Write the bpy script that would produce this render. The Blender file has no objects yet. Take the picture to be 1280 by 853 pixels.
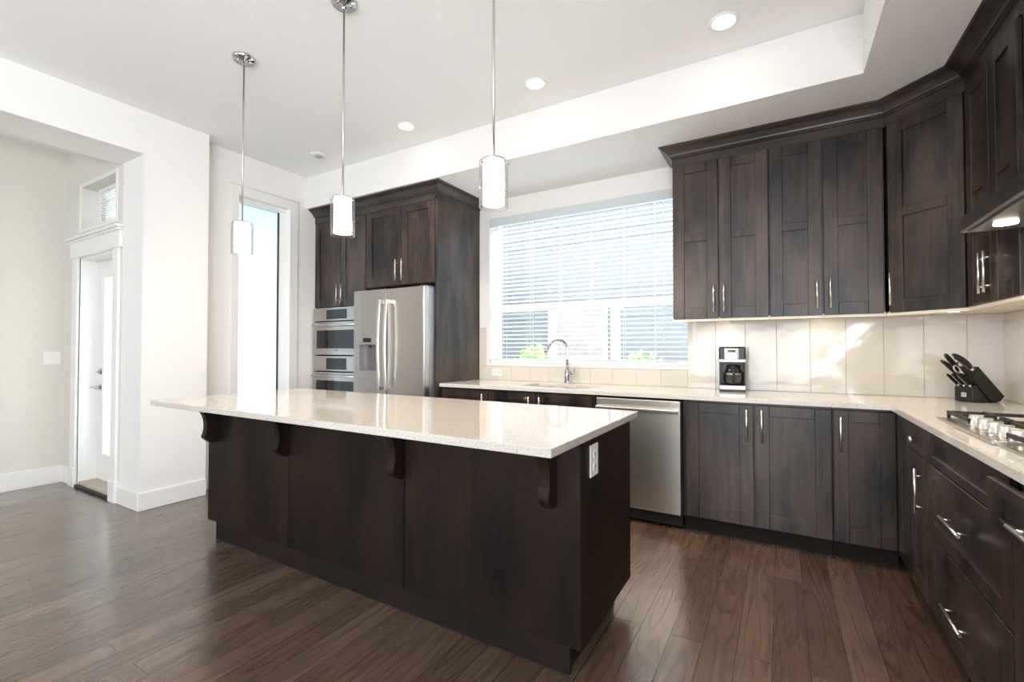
import bpy, bmesh, math, random
from mathutils import Vector, Matrix
random.seed(7)
S = bpy.context.scene
COL = S.collection
PI = math.pi

# ------------------------------------------------------------------ camera, world, lights, exposure
cam_d = bpy.data.cameras.new('camera'); cam = bpy.data.objects.new('camera', cam_d); COL.objects.link(cam)
cam_d.sensor_width = 36; cam_d.lens = 574 / 1280 * 36; cam_d.clip_start = 0.02; cam_d.clip_end = 200
cam.location = (0, 0, 1.22)
cam.rotation_euler = (math.radians(91.02), 0, math.radians(30.4))
S.camera = cam
vs = S.view_settings
vs.view_transform = 'Standard'; vs.look = 'None'; vs.gamma = 1; vs.use_curve_mapping = False
vs.exposure = 0.74
w = bpy.data.worlds.new('world'); S.world = w; w.use_nodes = True
bg = w.node_tree.nodes['Background']; bg.inputs[0].default_value = (0.88, 0.94, 1.0, 1); bg.inputs[1].default_value = 9.0

def area(name, loc, rot, sx, sy, power, color, spread=PI):
    d = bpy.data.lights.new(name, 'AREA'); d.shape = 'RECTANGLE'; d.size = sx; d.size_y = sy
    d.energy = power; d.color = color; d.spread = spread
    o = bpy.data.objects.new(name, d); COL.objects.link(o); o.location = loc; o.rotation_euler = rot
    return o
# added lamps at assumed windows behind the camera, tilted up to brighten the ceiling (they fill the openings of wall_rear / wall_right)
area('rear_window_fill', (-0.65, -4.46, 1.45), (math.radians(120), 0, 0), 2.5, 2.2, 95, (0.91, 0.955, 1.0))
area('side_added_fill', (1.12, -2.4, 1.50), (math.radians(128), 0, math.radians(90)), 3.0, 2.0, 235, (0.91, 0.955, 1.0))  # added to light the entry pier from the right; its opening is unseen
area('foyer_added_fill', (-5.0, -4.46, 1.6), (math.radians(110), 0, 0), 1.0, 1.8, 32, (0.95, 0.97, 1.0))  # added fill for the foyer; its opening is unseen

# ------------------------------------------------------------------ materials
def nt(name):
    m = bpy.data.materials.new(name); m.use_nodes = True
    t = m.node_tree; b = t.nodes['Principled BSDF']
    return m, t, b
def mat(name, col, rough=0.5, metal=0, spec=None, coat=0, emit=None, estr=0, trans=0, ior=None, aniso=0):
    m, t, b = nt(name)
    b.inputs['Base Color'].default_value = (*col, 1); b.inputs['Roughness'].default_value = rough
    b.inputs['Metallic'].default_value = metal
    if spec is not None: b.inputs['Specular IOR Level'].default_value = spec
    if coat: b.inputs['Coat Weight'].default_value = coat; b.inputs['Coat Roughness'].default_value = 0.08
    if emit: b.inputs['Emission Color'].default_value = (*emit, 1); b.inputs['Emission Strength'].default_value = estr
    if trans: b.inputs['Transmission Weight'].default_value = trans
    if ior: b.inputs['IOR'].default_value = ior
    if aniso: b.inputs['Anisotropic'].default_value = aniso
    return m
def N(t, typ, **kw):
    n = t.nodes.new(typ)
    for k, v in kw.items():
        if k in n.inputs: n.inputs[k].default_value = v
        else: setattr(n, k, v)
    return n
def ramp(t, fac, stops):
    r = t.nodes.new('ShaderNodeValToRGB'); e = r.color_ramp.elements
    e[0].position, e[0].color = stops[0][0], (*stops[0][1], 1)
    e[1].position, e[1].color = stops[-1][0], (*stops[-1][1], 1)
    for p, c in stops[1:-1]:
        x = e.new(p); x.color = (*c, 1)
    t.links.new(fac, r.inputs[0]); return r
def coords(t, scale, rnd=True, rot=(0, 0, 0)):
    tc = t.nodes.new('ShaderNodeTexCoord'); mp = t.nodes.new('ShaderNodeMapping')
    mp.inputs['Scale'].default_value = scale; mp.inputs['Rotation'].default_value = rot
    if rnd:
        oi = t.nodes.new('ShaderNodeObjectInfo'); ad = t.nodes.new('ShaderNodeVectorMath'); ad.operation = 'ADD'
        ml = t.nodes.new('ShaderNodeMath'); ml.operation = 'MULTIPLY'; ml.inputs[1].default_value = 37.0
        t.links.new(oi.outputs['Random'], ml.inputs[0])
        t.links.new(tc.outputs['Object'], ad.inputs[0]); t.links.new(ml.outputs[0], ad.inputs[1])
        t.links.new(ad.outputs[0], mp.inputs[0])
    else:
        t.links.new(tc.outputs['Object'], mp.inputs[0])
    return mp.outputs[0]
def bump(t, b, h, strength, dist=0.002):
    n = t.nodes.new('ShaderNodeBump'); n.inputs['Strength'].default_value = strength; n.inputs['Distance'].default_value = dist
    t.links.new(h, n.inputs['Height']); t.links.new(n.outputs[0], b.inputs['Normal'])

def wood(name, dark, light, rough=0.36, vert=True, blotch=3.0, spec=0.5):
    m, t, b = nt(name); L = t.links
    g = N(t, 'ShaderNodeTexNoise', Scale=1.0, Detail=6.0, Roughness=0.6)
    L.new(coords(t, (55, 55, 2.2) if vert else (2.2, 55, 55)), g.inputs['Vector'])
    bl = N(t, 'ShaderNodeTexNoise', Scale=blotch, Detail=3.0, Roughness=0.55)
    L.new(coords(t, (1.5, 1.5, 0.55) if vert else (.55, 1.5, 1.5)), bl.inputs['Vector'])
    mx = N(t, 'ShaderNodeMath', operation='MULTIPLY_ADD'); mx.inputs[1].default_value = 0.34
    L.new(g.outputs[0], mx.inputs[0])
    m2 = N(t, 'ShaderNodeMath', operation='MULTIPLY'); m2.inputs[1].default_value = 0.66
    L.new(bl.outputs[0], m2.inputs[0]); L.new(m2.outputs[0], mx.inputs[2])
    r = ramp(t, mx.outputs[0], [(0.40, dark), (0.60, light)])
    L.new(r.outputs[0], b.inputs['Base Color'])
    b.inputs['Roughness'].default_value = rough; b.inputs['Specular IOR Level'].default_value = spec
    bump(t, b, g.outputs[0], 0.12, 0.001)
    return m
M = {}
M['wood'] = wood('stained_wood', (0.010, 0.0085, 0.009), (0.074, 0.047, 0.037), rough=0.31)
M['wood_crown'] = wood('stained_wood_moulding', (0.018, 0.015, 0.0145), (0.060, 0.044, 0.037), rough=0.31, vert=False)
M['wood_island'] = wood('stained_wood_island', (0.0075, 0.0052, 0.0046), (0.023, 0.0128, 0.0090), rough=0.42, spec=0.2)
M['wood_toe'] = wood('stained_wood_toe', (0.008, 0.0065, 0.006), (0.022, 0.0135, 0.0105), vert=False, spec=.2, rough=.5)
M['gap'] = mat('dark_gap', (0.006, 0.006, 0.006), 0.8)
M['cream'] = mat('cream_melamine', (0.78, 0.72, 0.62), 0.45)
M['steel_bar'] = mat('satin_nickel', (0.74, 0.71, 0.67), 0.28, 1.0)
M['chrome'] = mat('chrome', (0.55, 0.56, 0.57), 0.12, 1.0)
def brushed(name, col, vert=True, rough=0.3):
    m, t, b = nt(name); L = t.links
    n = N(t, 'ShaderNodeTexNoise', Scale=1.0, Detail=3.0)
    L.new(coords(t, (2, 2, 260) if vert else (260, 260, 3)), n.inputs['Vector'])
    n2 = N(t, 'ShaderNodeTexNoise', Scale=2.2, Detail=2.0); L.new(coords(t, (1.6, 1.6, .7)), n2.inputs['Vector'])
    mr = N(t, 'ShaderNodeMapRange'); mr.inputs[3].default_value = rough - 0.015; mr.inputs[4].default_value = rough + 0.03
    L.new(n.outputs[0], mr.inputs[0]); L.new(mr.outputs[0], b.inputs['Roughness'])
    b.inputs['Base Color'].default_value = (*col, 1); b.inputs['Metallic'].default_value = 1
    bump(t, b, n2.outputs[0], 0.05, 0.01)
    return m
M['steel'] = brushed('brushed_steel', (0.50, 0.475, 0.445))
M['steel_dark'] = mat('grey_side_panel', (0.30, 0.31, 0.33), 0.35, 0.6)
M['black_gloss'] = mat('black_glass', (0.012, 0.014, 0.015), 0.06)
M['black'] = mat('black_plastic', (0.012, 0.012, 0.013), 0.35)
M['iron'] = mat('cast_iron', (0.03, 0.028, 0.026), 0.5)
M['white_plastic'] = mat('white_plastic', (0.85, 0.84, 0.82), 0.35)
M['trim'] = mat('white_trim', (0.84, 0.83, 0.81), 0.35)
M['vinyl'] = mat('white_vinyl', (0.86, 0.88, 0.88), 0.35)
def paint(name, col, rough=0.85, sc=160, st=0.15):
    m, t, b = nt(name); n = N(t, 'ShaderNodeTexNoise', Scale=sc, Detail=3.0)
    t.links.new(coords(t, (1, 1, 1), False), n.inputs['Vector'])
    b.inputs['Base Color'].default_value = (*col, 1); b.inputs['Roughness'].default_value = rough
    bump(t, b, n.outputs[0], st, 0.002); return m
M['wall'] = paint('white_wall_paint', (0.85, 0.84, 0.825))
M['foyer'] = paint('foyer_wall_paint', (0.72, 0.69, 0.63))
M['ceil'] = paint('ceiling_paint', (0.91, 0.91, 0.905), 0.95, 90, 0.5)
def quartz(name, base, fleck):
    m, t, b = nt(name); L = t.links
    v = N(t, 'ShaderNodeTexVoronoi', Scale=330.0); L.new(coords(t, (1, 1, 1), False), v.inputs['Vector'])
    n = N(t, 'ShaderNodeTexNoise', Scale=120.0, Detail=4.0); L.new(coords(t, (1, 1, 1), False), n.inputs['Vector'])
    r = ramp(t, n.outputs[0], [(0.30, fleck), (0.46, base), (1.0, tuple(min(1, c * 1.06) for c in base))])
    sp = ramp(t, v.outputs['Color'], [(0.0, (0.25, 0.17, 0.12)), (0.10, (0.45, 0.34, 0.26)), (0.13, (1, 1, 1)), (1.0, (1, 1, 1))])
    mx = N(t, 'ShaderNodeMix', data_type='RGBA', blend_type='MULTIPLY'); mx.inputs[0].default_value = 0.55
    L.new(r.outputs[0], mx.inputs[6]); L.new(sp.outputs[0], mx.inputs[7]); L.new(mx.outputs[2], b.inputs['Base Color'])
    b.inputs['Roughness'].default_value = 0.05; b.inputs['Specular IOR Level'].default_value = 0.75
    return m
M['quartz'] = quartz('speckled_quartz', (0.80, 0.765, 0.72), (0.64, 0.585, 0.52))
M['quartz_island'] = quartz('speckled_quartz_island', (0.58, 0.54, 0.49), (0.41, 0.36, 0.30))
def tile():
    m, t, b = nt('glazed_tile'); n = N(t, 'ShaderNodeTexNoise', Scale=5.0, Detail=2.0)
    t.links.new(coords(t, (1, 1, 1)), n.inputs['Vector'])
    b.inputs['Base Color'].default_value = (0.70, 0.66, 0.60, 1); b.inputs['Roughness'].default_value = 0.07
    bump(t, b, n.outputs[0], 0.22, 0.01); return m
M['tile'] = tile(); M['grout'] = mat('grout', (0.42, 0.39, 0.36), 0.9)
def floorboards():
    m, t, b = nt('oak_floorboards'); L = t.links
    tc = t.nodes.new('ShaderNodeTexCoord')
    mp = N(t, 'ShaderNodeMapping'); mp.inputs['Rotation'].default_value = (0, 0, PI / 2); mp.inputs['Location'].default_value = (0.35, -0.084, 0)
    L.new(tc.outputs['Object'], mp.inputs[0])
    br = N(t, 'ShaderNodeTexBrick'); br.offset = 0.37; br.offset_frequency = 2; br.squash = 1
    br.inputs['Scale'].default_value = 1; br.inputs['Brick Width'].default_value = 1.25; br.inputs['Row Height'].default_value = 0.126
    br.inputs['Mortar Size'].default_value = 0.0016; br.inputs['Mortar Smooth'].default_value = 0.3; br.inputs['Bias'].default_value = 0.0
    br.inputs['Color1'].default_value = (0, 0, 0, 1); br.inputs['Color2'].default_value = (1, 1, 1, 1); br.inputs['Mortar'].default_value = (0.5, 0.5, 0.5, 1)
    L.new(mp.outputs[0], br.inputs['Vector'])
    # per-board offset of the grain
    cm = N(t, 'ShaderNodeVectorMath', operation='MULTIPLY'); cm.inputs[1].default_value = (23, 41, 0)
    L.new(br.outputs['Color'], cm.inputs[0])
    ad = N(t, 'ShaderNodeVectorMath', operation='ADD'); L.new(tc.outputs['Object'], ad.inputs[0]); L.new(cm.outputs[0], ad.inputs[1])
    mp2 = N(t, 'ShaderNodeMapping'); mp2.inputs['Scale'].default_value = (8, 0.6, 1); L.new(ad.outputs[0], mp2.inputs[0])
    # cathedral grain: rings of a distorted field
    wv = N(t, 'ShaderNodeTexNoise', Scale=1.0, Detail=1.5, Roughness=0.45); L.new(mp2.outputs[0], wv.inputs['Vector'])
    mu = N(t, 'ShaderNodeMath', operation='MULTIPLY'); mu.inputs[1].default_value = 12.0; L.new(wv.outputs[0], mu.inputs[0])
    fr = N(t, 'ShaderNodeMath', operation='FRACT'); L.new(mu.outputs[0], fr.inputs[0])
    ring = ramp(t, fr.outputs[0], [(0.0, (0.25, 0.25, 0.25)), (0.16, (0.95, 0.95, 0.95)), (0.8, (1, 1, 1)), (1.0, (0.25, 0.25, 0.25))])
    fine = N(t, 'ShaderNodeTexNoise', Scale=1.0, Detail=5.0, Roughness=0.65)
    mp3 = N(t, 'ShaderNodeMapping'); mp3.inputs['Scale'].default_value = (130, 5, 1); L.new(ad.outputs[0], mp3.inputs[0]); L.new(mp3.outputs[0], fine.inputs['Vector'])
    base = ramp(t, br.outputs['Color'], [(0.0, (0.105, 0.064, 0.043)), (0.5, (0.140, 0.088, 0.060)), (1.0, (0.178, 0.118, 0.084))])
    g2 = ramp(t, fine.outputs[0], [(0.3, (0.62, 0.60, 0.58)), (0.65, (1.08, 1.06, 1.05))])
    m1 = N(t, 'ShaderNodeMix', data_type='RGBA', blend_type='MULTIPLY'); m1.inputs[0].default_value = 0.8
    L.new(base.outputs[0], m1.inputs[6]); L.new(g2.outputs[0], m1.inputs[7])
    m2 = N(t, 'ShaderNodeMix', data_type='RGBA', blend_type='MULTIPLY'); m2.inputs[0].default_value = 0.45
    L.new(m1.outputs[2], m2.inputs[6]); L.new(ring.outputs[0], m2.inputs[7])
    m3 = N(t, 'ShaderNodeMix', data_type='RGBA', blend_type='MIX'); m3.inputs[7].default_value = (0.012, 0.008, 0.006, 1)
    L.new(br.outputs['Fac'], m3.inputs[0]); L.new(m2.outputs[2], m3.inputs[6]); L.new(m3.outputs[2], b.inputs['Base Color'])
    rr = N(t, 'ShaderNodeMapRange'); rr.inputs[3].default_value = 0.34; rr.inputs[4].default_value = 0.24; L.new(ring.outputs[0], rr.inputs[0]); L.new(rr.outputs[0], b.inputs['Roughness'])
    # bump: grain + board gaps + hand-scraped waves
    hw = N(t, 'ShaderNodeTexNoise', Scale=1.0, Detail=2.0); mp4 = N(t, 'ShaderNodeMapping'); mp4.inputs['Scale'].default_value = (14, 4, 1); L.new(ad.outputs[0], mp4.inputs[0]); L.new(mp4.outputs[0], hw.inputs['Vector'])
    s1 = N(t, 'ShaderNodeMath', operation='MULTIPLY_ADD'); s1.inputs[1].default_value = 0.35; L.new(ring.outputs[0], s1.inputs[0]); L.new(hw.outputs[0], s1.inputs[2])
    s2 = N(t, 'ShaderNodeMath', operation='SUBTRACT'); L.new(s1.outputs[0], s2.inputs[0]); L.new(br.outputs['Fac'], s2.inputs[1])
    bump(t, b, s2.outputs[0], 0.32, 0.003)
    b.inputs['Specular IOR Level'].default_value = 0.6; b.inputs['Coat Weight'].default_value = 0.6; b.inputs['Coat Roughness'].default_value = 0.22
    return m
M['floor'] = floorboards()
def thin_glass(name, tint=(1, 1, 1), rough=0.0, pwr=5.0):
    m = bpy.data.materials.new(name); m.use_nodes = True; t = m.node_tree; t.nodes.clear()
    o = t.nodes.new('ShaderNodeOutputMaterial'); mx = t.nodes.new('ShaderNodeMixShader')
    tr = t.nodes.new('ShaderNodeBsdfTransparent'); tr.inputs[0].default_value = (*tint, 1)
    gl = t.nodes.new('ShaderNodeBsdfGlossy'); gl.inputs['Roughness'].default_value = rough
    lw = t.nodes.new('ShaderNodeLayerWeight'); lw.inputs[0].default_value = 0.5
    pw = t.nodes.new('ShaderNodeMath'); pw.operation = 'POWER'; pw.inputs[1].default_value = pwr
    f = t.nodes.new('ShaderNodeMath'); f.operation = 'MULTIPLY_ADD'; f.inputs[1].default_value = 0.9; f.inputs[2].default_value = 0.04
    t.links.new(lw.outputs['Facing'], pw.inputs[0]); t.links.new(pw.outputs[0], f.inputs[0])
    t.links.new(f.outputs[0], mx.inputs[0]); t.links.new(tr.outputs[0], mx.inputs[1]); t.links.new(gl.outputs[0], mx.inputs[2]); t.links.new(mx.outputs[0], o.inputs[0])
    return m
M['glass'] = thin_glass('window_glass')
def frosted(name, col=(0.46, 0.50, 0.53), clear_=0.06):
    m = bpy.data.materials.new(name); m.use_nodes = True; t = m.node_tree; t.nodes.clear()
    o = t.nodes.new('ShaderNodeOutputMaterial'); mx = t.nodes.new('ShaderNodeMixShader'); mx.inputs[0].default_value = clear_
    tr = t.nodes.new('ShaderNodeBsdfTranslucent'); tr.inputs[0].default_value = (*col, 1)
    tp = t.nodes.new('ShaderNodeBsdfTransparent')
    t.links.new(tr.outputs[0], mx.inputs[1]); t.links.new(tp.outputs[0], mx.inputs[2]); t.links.new(mx.outputs[0], o.inputs[0])
    return m
M['frost'] = frosted('frosted_glass')
M['gasket'] = mat('black_gasket', (0.01, 0.012, 0.013), 0.5)
def slatmat():
    m, t, b = nt('white_blind_slat'); b.inputs['Base Color'].default_value = (0.86, 0.89, 0.90, 1); b.inputs['Roughness'].default_value = 0.35
    return m
M['slat'] = slatmat()
M['lamp_on'] = mat('lit_diffuser', (1, 1, 1), 0.5, emit=(1, 0.90, 0.76), estr=14)
M['shade_in'] = mat('lit_opal_glass', (0.95, 0.93, 0.9), 0.4, emit=(1, 0.90, 0.80), estr=0.72)
M['shade_glow'] = mat('lit_bulb', (1, 1, 1), 0.4, emit=(1, 0.93, 0.82), estr=6)
M['coffee_steel'] = mat('polished_steel', (0.42, 0.42, 0.42), 0.38, 1.0)

# ------------------------------------------------------------------ mesh helpers
def box(bm, x0, x1, y0, y1, z0, z1, bev=0.0, seg=1, mi=0):
    r = bmesh.ops.create_cube(bm, size=1.0)
    vs_ = r['verts']
    for v in vs_:
        v.co = Vector(((x0 + x1) / 2 + v.co.x * (x1 - x0), (y0 + y1) / 2 + v.co.y * (y1 - y0), (z0 + z1) / 2 + v.co.z * (z1 - z0)))
    fs = {f for v in vs_ for f in v.link_faces}
    for f in fs: f.material_index = mi
    if bev:
        es = list({e for v in vs_ for e in v.link_edges})
        r2 = bmesh.ops.bevel(bm, geom=es, offset=bev, segments=seg, affect='EDGES', profile=0.5)
        for f in r2['faces']: f.material_index = mi
def cyl(bm, p0, p1, r0, r1=None, seg=20, caps=True, mi=0, smooth=True):
    r1 = r0 if r1 is None else r1
    p0 = Vector(p0); p1 = Vector(p1); d = (p1 - p0).normalized()
    a = d.orthogonal().normalized(); b = d.cross(a)
    A = []; B = []
    for i in range(seg):
        t = 2 * PI * i / seg; u = a * math.cos(t) + b * math.sin(t)
        A.append(bm.verts.new(p0 + u * r0)); B.append(bm.verts.new(p1 + u * r1))
    for i in range(seg):
        f = bm.faces.new((A[i], A[(i + 1) % seg], B[(i + 1) % seg], B[i])); f.material_index = mi; f.smooth = smooth
    if caps:
        f = bm.faces.new(A[::-1]); f.material_index = mi
        f = bm.faces.new(B); f.material_index = mi
def lathe(bm, prof, c=(0, 0, 0), seg=28, mi=0, axis='Z', caps=True):
    rings = []
    for r, h in prof:
        ring = []
        for i in range(seg):
            t = 2 * PI * i / seg
            p = (r * math.cos(t), r * math.sin(t), h)
            if axis == 'Y': p = (p[0], h, p[1])
            if axis == 'X': p = (h, p[0], p[1])
            ring.append(bm.verts.new(Vector(c) + Vector(p)))
        rings.append(ring)
    for A, B in zip(rings, rings[1:]):
        for i in range(seg):
            f = bm.faces.new((A[i], A[(i + 1) % seg], B[(i + 1) % seg], B[i])); f.smooth = True; f.material_index = mi
    if caps:
        bm.faces.new(rings[0][::-1]).material_index = mi; bm.faces.new(rings[-1]).material_index = mi
def prism(bm, pts, fn, t0, t1, mi=0):
    """pts: 2D polygon, fn(a,b,t)->xyz, extruded between t0 and t1"""
    A = [bm.verts.new(fn(a, b, t0)) for a, b in pts]; B = [bm.verts.new(fn(a, b, t1)) for a, b in pts]
    n = len(pts)
    for i in range(n): bm.faces.new((A[i], A[(i + 1) % n], B[(i + 1) % n], B[i])).material_index = mi
    bm.faces.new(A[::-1]).material_index = mi; bm.faces.new(B).material_index = mi
def tube(bm, pts, r, seg=12, mi=0, rads=None):
    pts = [Vector(p) for p in pts]; rings = []
    up = None
    for i, p in enumerate(pts):
        d = (pts[min(i + 1, len(pts) - 1)] - pts[max(i - 1, 0)]).normalized()
        if up is None: up = d.orthogonal().normalized()
        a = (up - d * up.dot(d)).normalized(); up = a; b = d.cross(a)
        rr = rads[i] if rads else r
        rings.append([bm.verts.new(p + (a * math.cos(2 * PI * k / seg) + b * math.sin(2 * PI * k / seg)) * rr) for k in range(seg)])
    for A, B in zip(rings, rings[1:]):
        for k in range(seg):
            f = bm.faces.new((A[k], A[(k + 1) % seg], B[(k + 1) % seg], B[k])); f.smooth = True; f.material_index = mi
    bm.faces.new(rings[0][::-1]).material_index = mi; bm.faces.new(rings[-1]).material_index = mi
def obj(name, bm, mats, parent=None, loc=None, rot=None, fix=True):
    if fix: bmesh.ops.recalc_face_normals(bm, faces=bm.faces)
    me = bpy.data.meshes.new(name); bm.to_mesh(me); bm.free()
    for m in (mats if isinstance(mats, (list, tuple)) else [mats]): me.materials.append(m)
    o = bpy.data.objects.new(name, me); COL.objects.link(o)
    if parent: o.parent = parent
    if loc is not None: o.location = loc
    if rot is not None: o.rotation_euler = rot
    return o
def nb(): return bmesh.new()
def tag(o, label, cat, group=None):
    o['label'] = label; o['category'] = cat
    if group: o['group'] = group
    return o
def thing(name, label, cat, loc=(0, 0, 0), rz=0, group=None):
    o = bpy.data.objects.new(name, None); COL.objects.link(o); o.empty_display_size = 0.05
    o.location = loc; o.rotation_euler = (0, 0, rz); return tag(o, label, cat, group)
def struct(name, bm, m, parent=None, label=None):
    o = obj(name, bm, m, parent)
    if not parent: o['kind'] = 'structure'
    if label: o['label'] = label
    return o
def sroot(name, loc=(0, 0, 0), rz=0, label=None):
    o = bpy.data.objects.new(name, None); COL.objects.link(o); o.location = loc; o.rotation_euler = (0, 0, rz); o['kind'] = 'structure'
    if label: o['label'] = label
    return o
def B1(name, m, parent, *a, **k):
    bm = nb(); box(bm, *a, **k); return obj(name, bm, m, parent)
def dup(root, loc, rz=None, label=None):
    r = root.copy(); COL.objects.link(r); r.location = loc
    if rz is not None: r.rotation_euler = (0, 0, rz)
    if label: r['label'] = label
    for ch in list(root.children):
        c = ch.copy(); COL.objects.link(c); c.parent = r
        for g in ch.children:
            d = g.copy(); COL.objects.link(d); d.parent = c
    return r

# ------------------------------------------------------------------ the room
XR, YB, ZC, ZS = 1.155, 3.86, 3.04, 2.71
XREC, XENT, XFOY = -4.34, -4.18, -5.735
YREAR = -4.5
bm = nb(); box(bm, -7.2, 1.4, -4.7, 4.1, -0.12, 0.0); struct('floor', bm, M['floor'], label='dark brown oak plank floor')
bm = nb(); box(bm, -7.2, 1.4, -4.7, 4.1, ZC, ZC + 0.12); struct('ceiling', bm, M['ceil'], label='white textured ceiling')
bm = nb()   # dropped soffit around the tray, L-shaped
prism(bm, [(XREC, 3.075), (0.395, 3.075), (0.395, YREAR), (XR, YREAR), (XR, YB), (XREC, YB)], lambda a, b, t: (a, b, t), ZS, ZC - 0.001)
struct('ceiling_soffit', bm, M['wall'], label='dropped ceiling soffit over the cabinets')
# back wall with the kitchen window opening
WX0, WX1, WZ0, WZ1 = -2.525, -0.60, 1.082, 2.53
bm = nb()
box(bm, XREC, WX0, YB, YB + 0.2, 0, ZC); box(bm, WX1, XR, YB, YB + 0.2, 0, ZC)
box(bm, WX0, WX1, YB, YB + 0.2, 0, WZ0); box(bm, WX0, WX1, YB, YB + 0.2, WZ1, ZC)
struct('wall_back', bm, M['wall'], label='white back wall around the kitchen window')
bm = nb(); box(bm, XR, XR + 0.2, -0.85, YB + 0.2, 0, ZC); box(bm, XR, XR + 0.2, YREAR, -3.95, 0, ZC)
box(bm, XR, XR + 0.2, -3.95, -.85, 0, .45); box(bm, XR, XR + 0.2, -3.95, -.85, 2.55, ZC); struct('wall_right', bm, M['wall'])
# recess wall with the tall frosted window
RY0, RY1, RZ0, RZ1 = 2.37, 2.885, 0.12, 2.655
bm = nb(); box(bm, XREC - 0.2, XREC, 2.04, RY0, 0, ZC); box(bm, XREC - 0.2, XREC, RY1, YB + .2, 0, ZC)
box(bm, XREC - 0.2, XREC, RY0, RY1, 0, RZ0); box(bm, XREC - 0.2, XREC, RY0, RY1, RZ1, ZC)
struct('wall_left', bm, M['wall'], label='white recessed wall with the tall frosted window')
# pier and header between kitchen and foyer
bm = nb(); box(bm, XREC - 0.2, XENT, 1.58, 2.04, 0, ZC)
box(bm, -4.59, XENT, YREAR, 1.58, 2.71, ZC); box(bm, -4.59, XENT, YREAR, -0.6, 0, 2.71)
struct('wall_entry', bm, M['wall'], label='white pier and header framing the foyer opening')
# foyer walls: far wall with door and transom openings, left wall
DX0, DX1, DZ1 = -5.41, -4.665, 2.03
TX0, TX1, TZ0, TZ1 = -5.40, -4.665, 2.285, 2.665
bm = nb()
for x0, x1, z0, z1 in ((XFOY, TX0 - .0, 0, ZC), (DX1, XREC - 0.2, 0, ZC), (TX0, DX1, DZ1, TZ0), (TX0, DX1, TZ1, ZC)):
    box(bm, x0, x1, 1.58, 1.80, z0, z1)
struct('wall_foyer', bm, M['foyer'], label='foyer end wall around the entry door')
bm = nb(); box(bm, XFOY - 0.2, XFOY, YREAR, 1.80, 0, ZC); struct('wall_foyer_side', bm, M['foyer'], label='plain foyer side wall')
# rear wall (behind the camera) with window openings
bm = nb()
zs = [(0, 0.3), (2.6, ZC)]
for z0, z1 in zs: box(bm, XFOY, XR, YREAR - .2, YREAR, z0, z1)
for x0, x1 in ((XFOY, -5.5), (-4.5, -1.95), (0.65, XR)): box(bm, x0, x1, YREAR - .2, YREAR, 0.3, 2.6)
struct('wall_rear', bm, M['wall'])
rp = frosted('sky_dimmer_sheet', (.16, .17, .18), 0.02)  # added translucent sheets that hold back sky light at the unseen openings
for nm, b in (('sky_dimmer_rear', (-1.96, .66, YREAR - .12, YREAR - .11, .29, 2.61)), ('sky_dimmer_foyer', (-5.51, -4.49, YREAR - .12, YREAR - .11, .29, 2.61)), ('sky_dimmer_side', (XR + .10, XR + .11, -3.96, -.84, .44, 2.56))):
    bm = nb(); box(bm, *b); struct(nm, bm, rp)

# baseboards
def baseb(name, pts_boxes, label=None):
    bm = nb()
    for b in pts_boxes: box(bm, *b, bev=0.003)
    return struct(name, bm, M['trim'], label=label)
baseb('baseboard_entry', [(XENT, XENT + 0.016, 1.564, 2.04, 0, 0.135), (-4.56, XENT - .0005, 1.5641, 1.58, 0, 0.1349)])
baseb('baseboard_foyer', [(XFOY, XFOY + 0.016, YREAR, 1.58, 0, 0.155), (XFOY, -5.62, 1.564, 1.58, 0, 0.155)])
baseb('baseboard_left', [(XREC, XREC + 0.016, 2.04, 3.18, 0, 0.135)])

# ------------------------------------------------------------------ entry door, casing, transom
d = sroot('door_1', (DX0, 1.58, 0), label='white entry door with tall glass panel in the foyer')
W = DX1 - DX0
# local x 0..W, y 0 = wall face, door slab recessed
bm = nb(); y0, y1 = 0.135, 0.175; gx0, gx1, gz0, gz1 = 0.155, W - 0.155, 0.27, 1.875
box(bm, 0.015, gx0, y0, y1, 0.045, DZ1 - 0.012); box(bm, gx1, W - .015, y0, y1, 0.045, DZ1 - 0.012)
box(bm, gx0, gx1, y0, y1, 0.045, gz0); box(bm, gx0, gx1, y0, y1, gz1, DZ1 - 0.012)
obj('door_slab', bm, M['trim'], d)
bm = nb()
for a in ((gx0 - .03, gx0 + .012, gz0 - .03, gz1 + .03), (gx1 - .012, gx1 + .03, gz0 - .03, gz1 + .03), (gx0 + .012, gx1 - .012, gz0 - .03, gz0 + .012), (gx0 + .012, gx1 - .012, gz1 - .012, gz1 + .03)):
    box(bm, a[0], a[1], y0 - .014, y0 + .002, a[2], a[3], bev=0.004)
obj('glass_frame', bm, M['trim'], d)
B1('glass_pane', frosted('door_obscure_glass', (0.90, 0.95, 0.92), 0.25), d, gx0, gx1, y0 + .015, y0 + .022, gz0, gz1)
B1('threshold', mat('tan_threshold', (0.50, 0.42, 0.33), 0.5), d, 0, W, 0.005, y1 + .05, 0.002, 0.045, bev=0.004)
B1('threshold_edge', M['gasket'], d, 0, W, -0.02, 0.006, 0.002, 0.022)
bm = nb(); box(bm, -0.001, 0.014, 0, 0.21, 0, DZ1); box(bm, W - .014, W + .001, 0, 0.21, 0, DZ1); box(bm, 0, W, 0, 0.21, DZ1 - .012, DZ1 + .001)
obj('door_jamb', bm, M['trim'], d)
bm = nb()
box(bm, -0.115, 0.0, -0.022, 0, 0.15, DZ1 + .005, bev=0.003); box(bm, W, W + .105, -0.022, 0, 0.15, DZ1 + .005, bev=0.003)
obj('door_casing', bm, M['trim'], d)
bm = nb(); box(bm, -0.125, 0.004, -0.03, 0, 0, 0.16, bev=0.003); box(bm, W - .004, W + .115, -0.03, 0, 0, 0.16, bev=0.003)
box(bm, -0.13, 0.006, -0.034, 0, 0.16, 0.172, bev=.003); box(bm, W - .006, W + .12, -0.034, 0, 0.16, 0.172, bev=.003)
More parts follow.
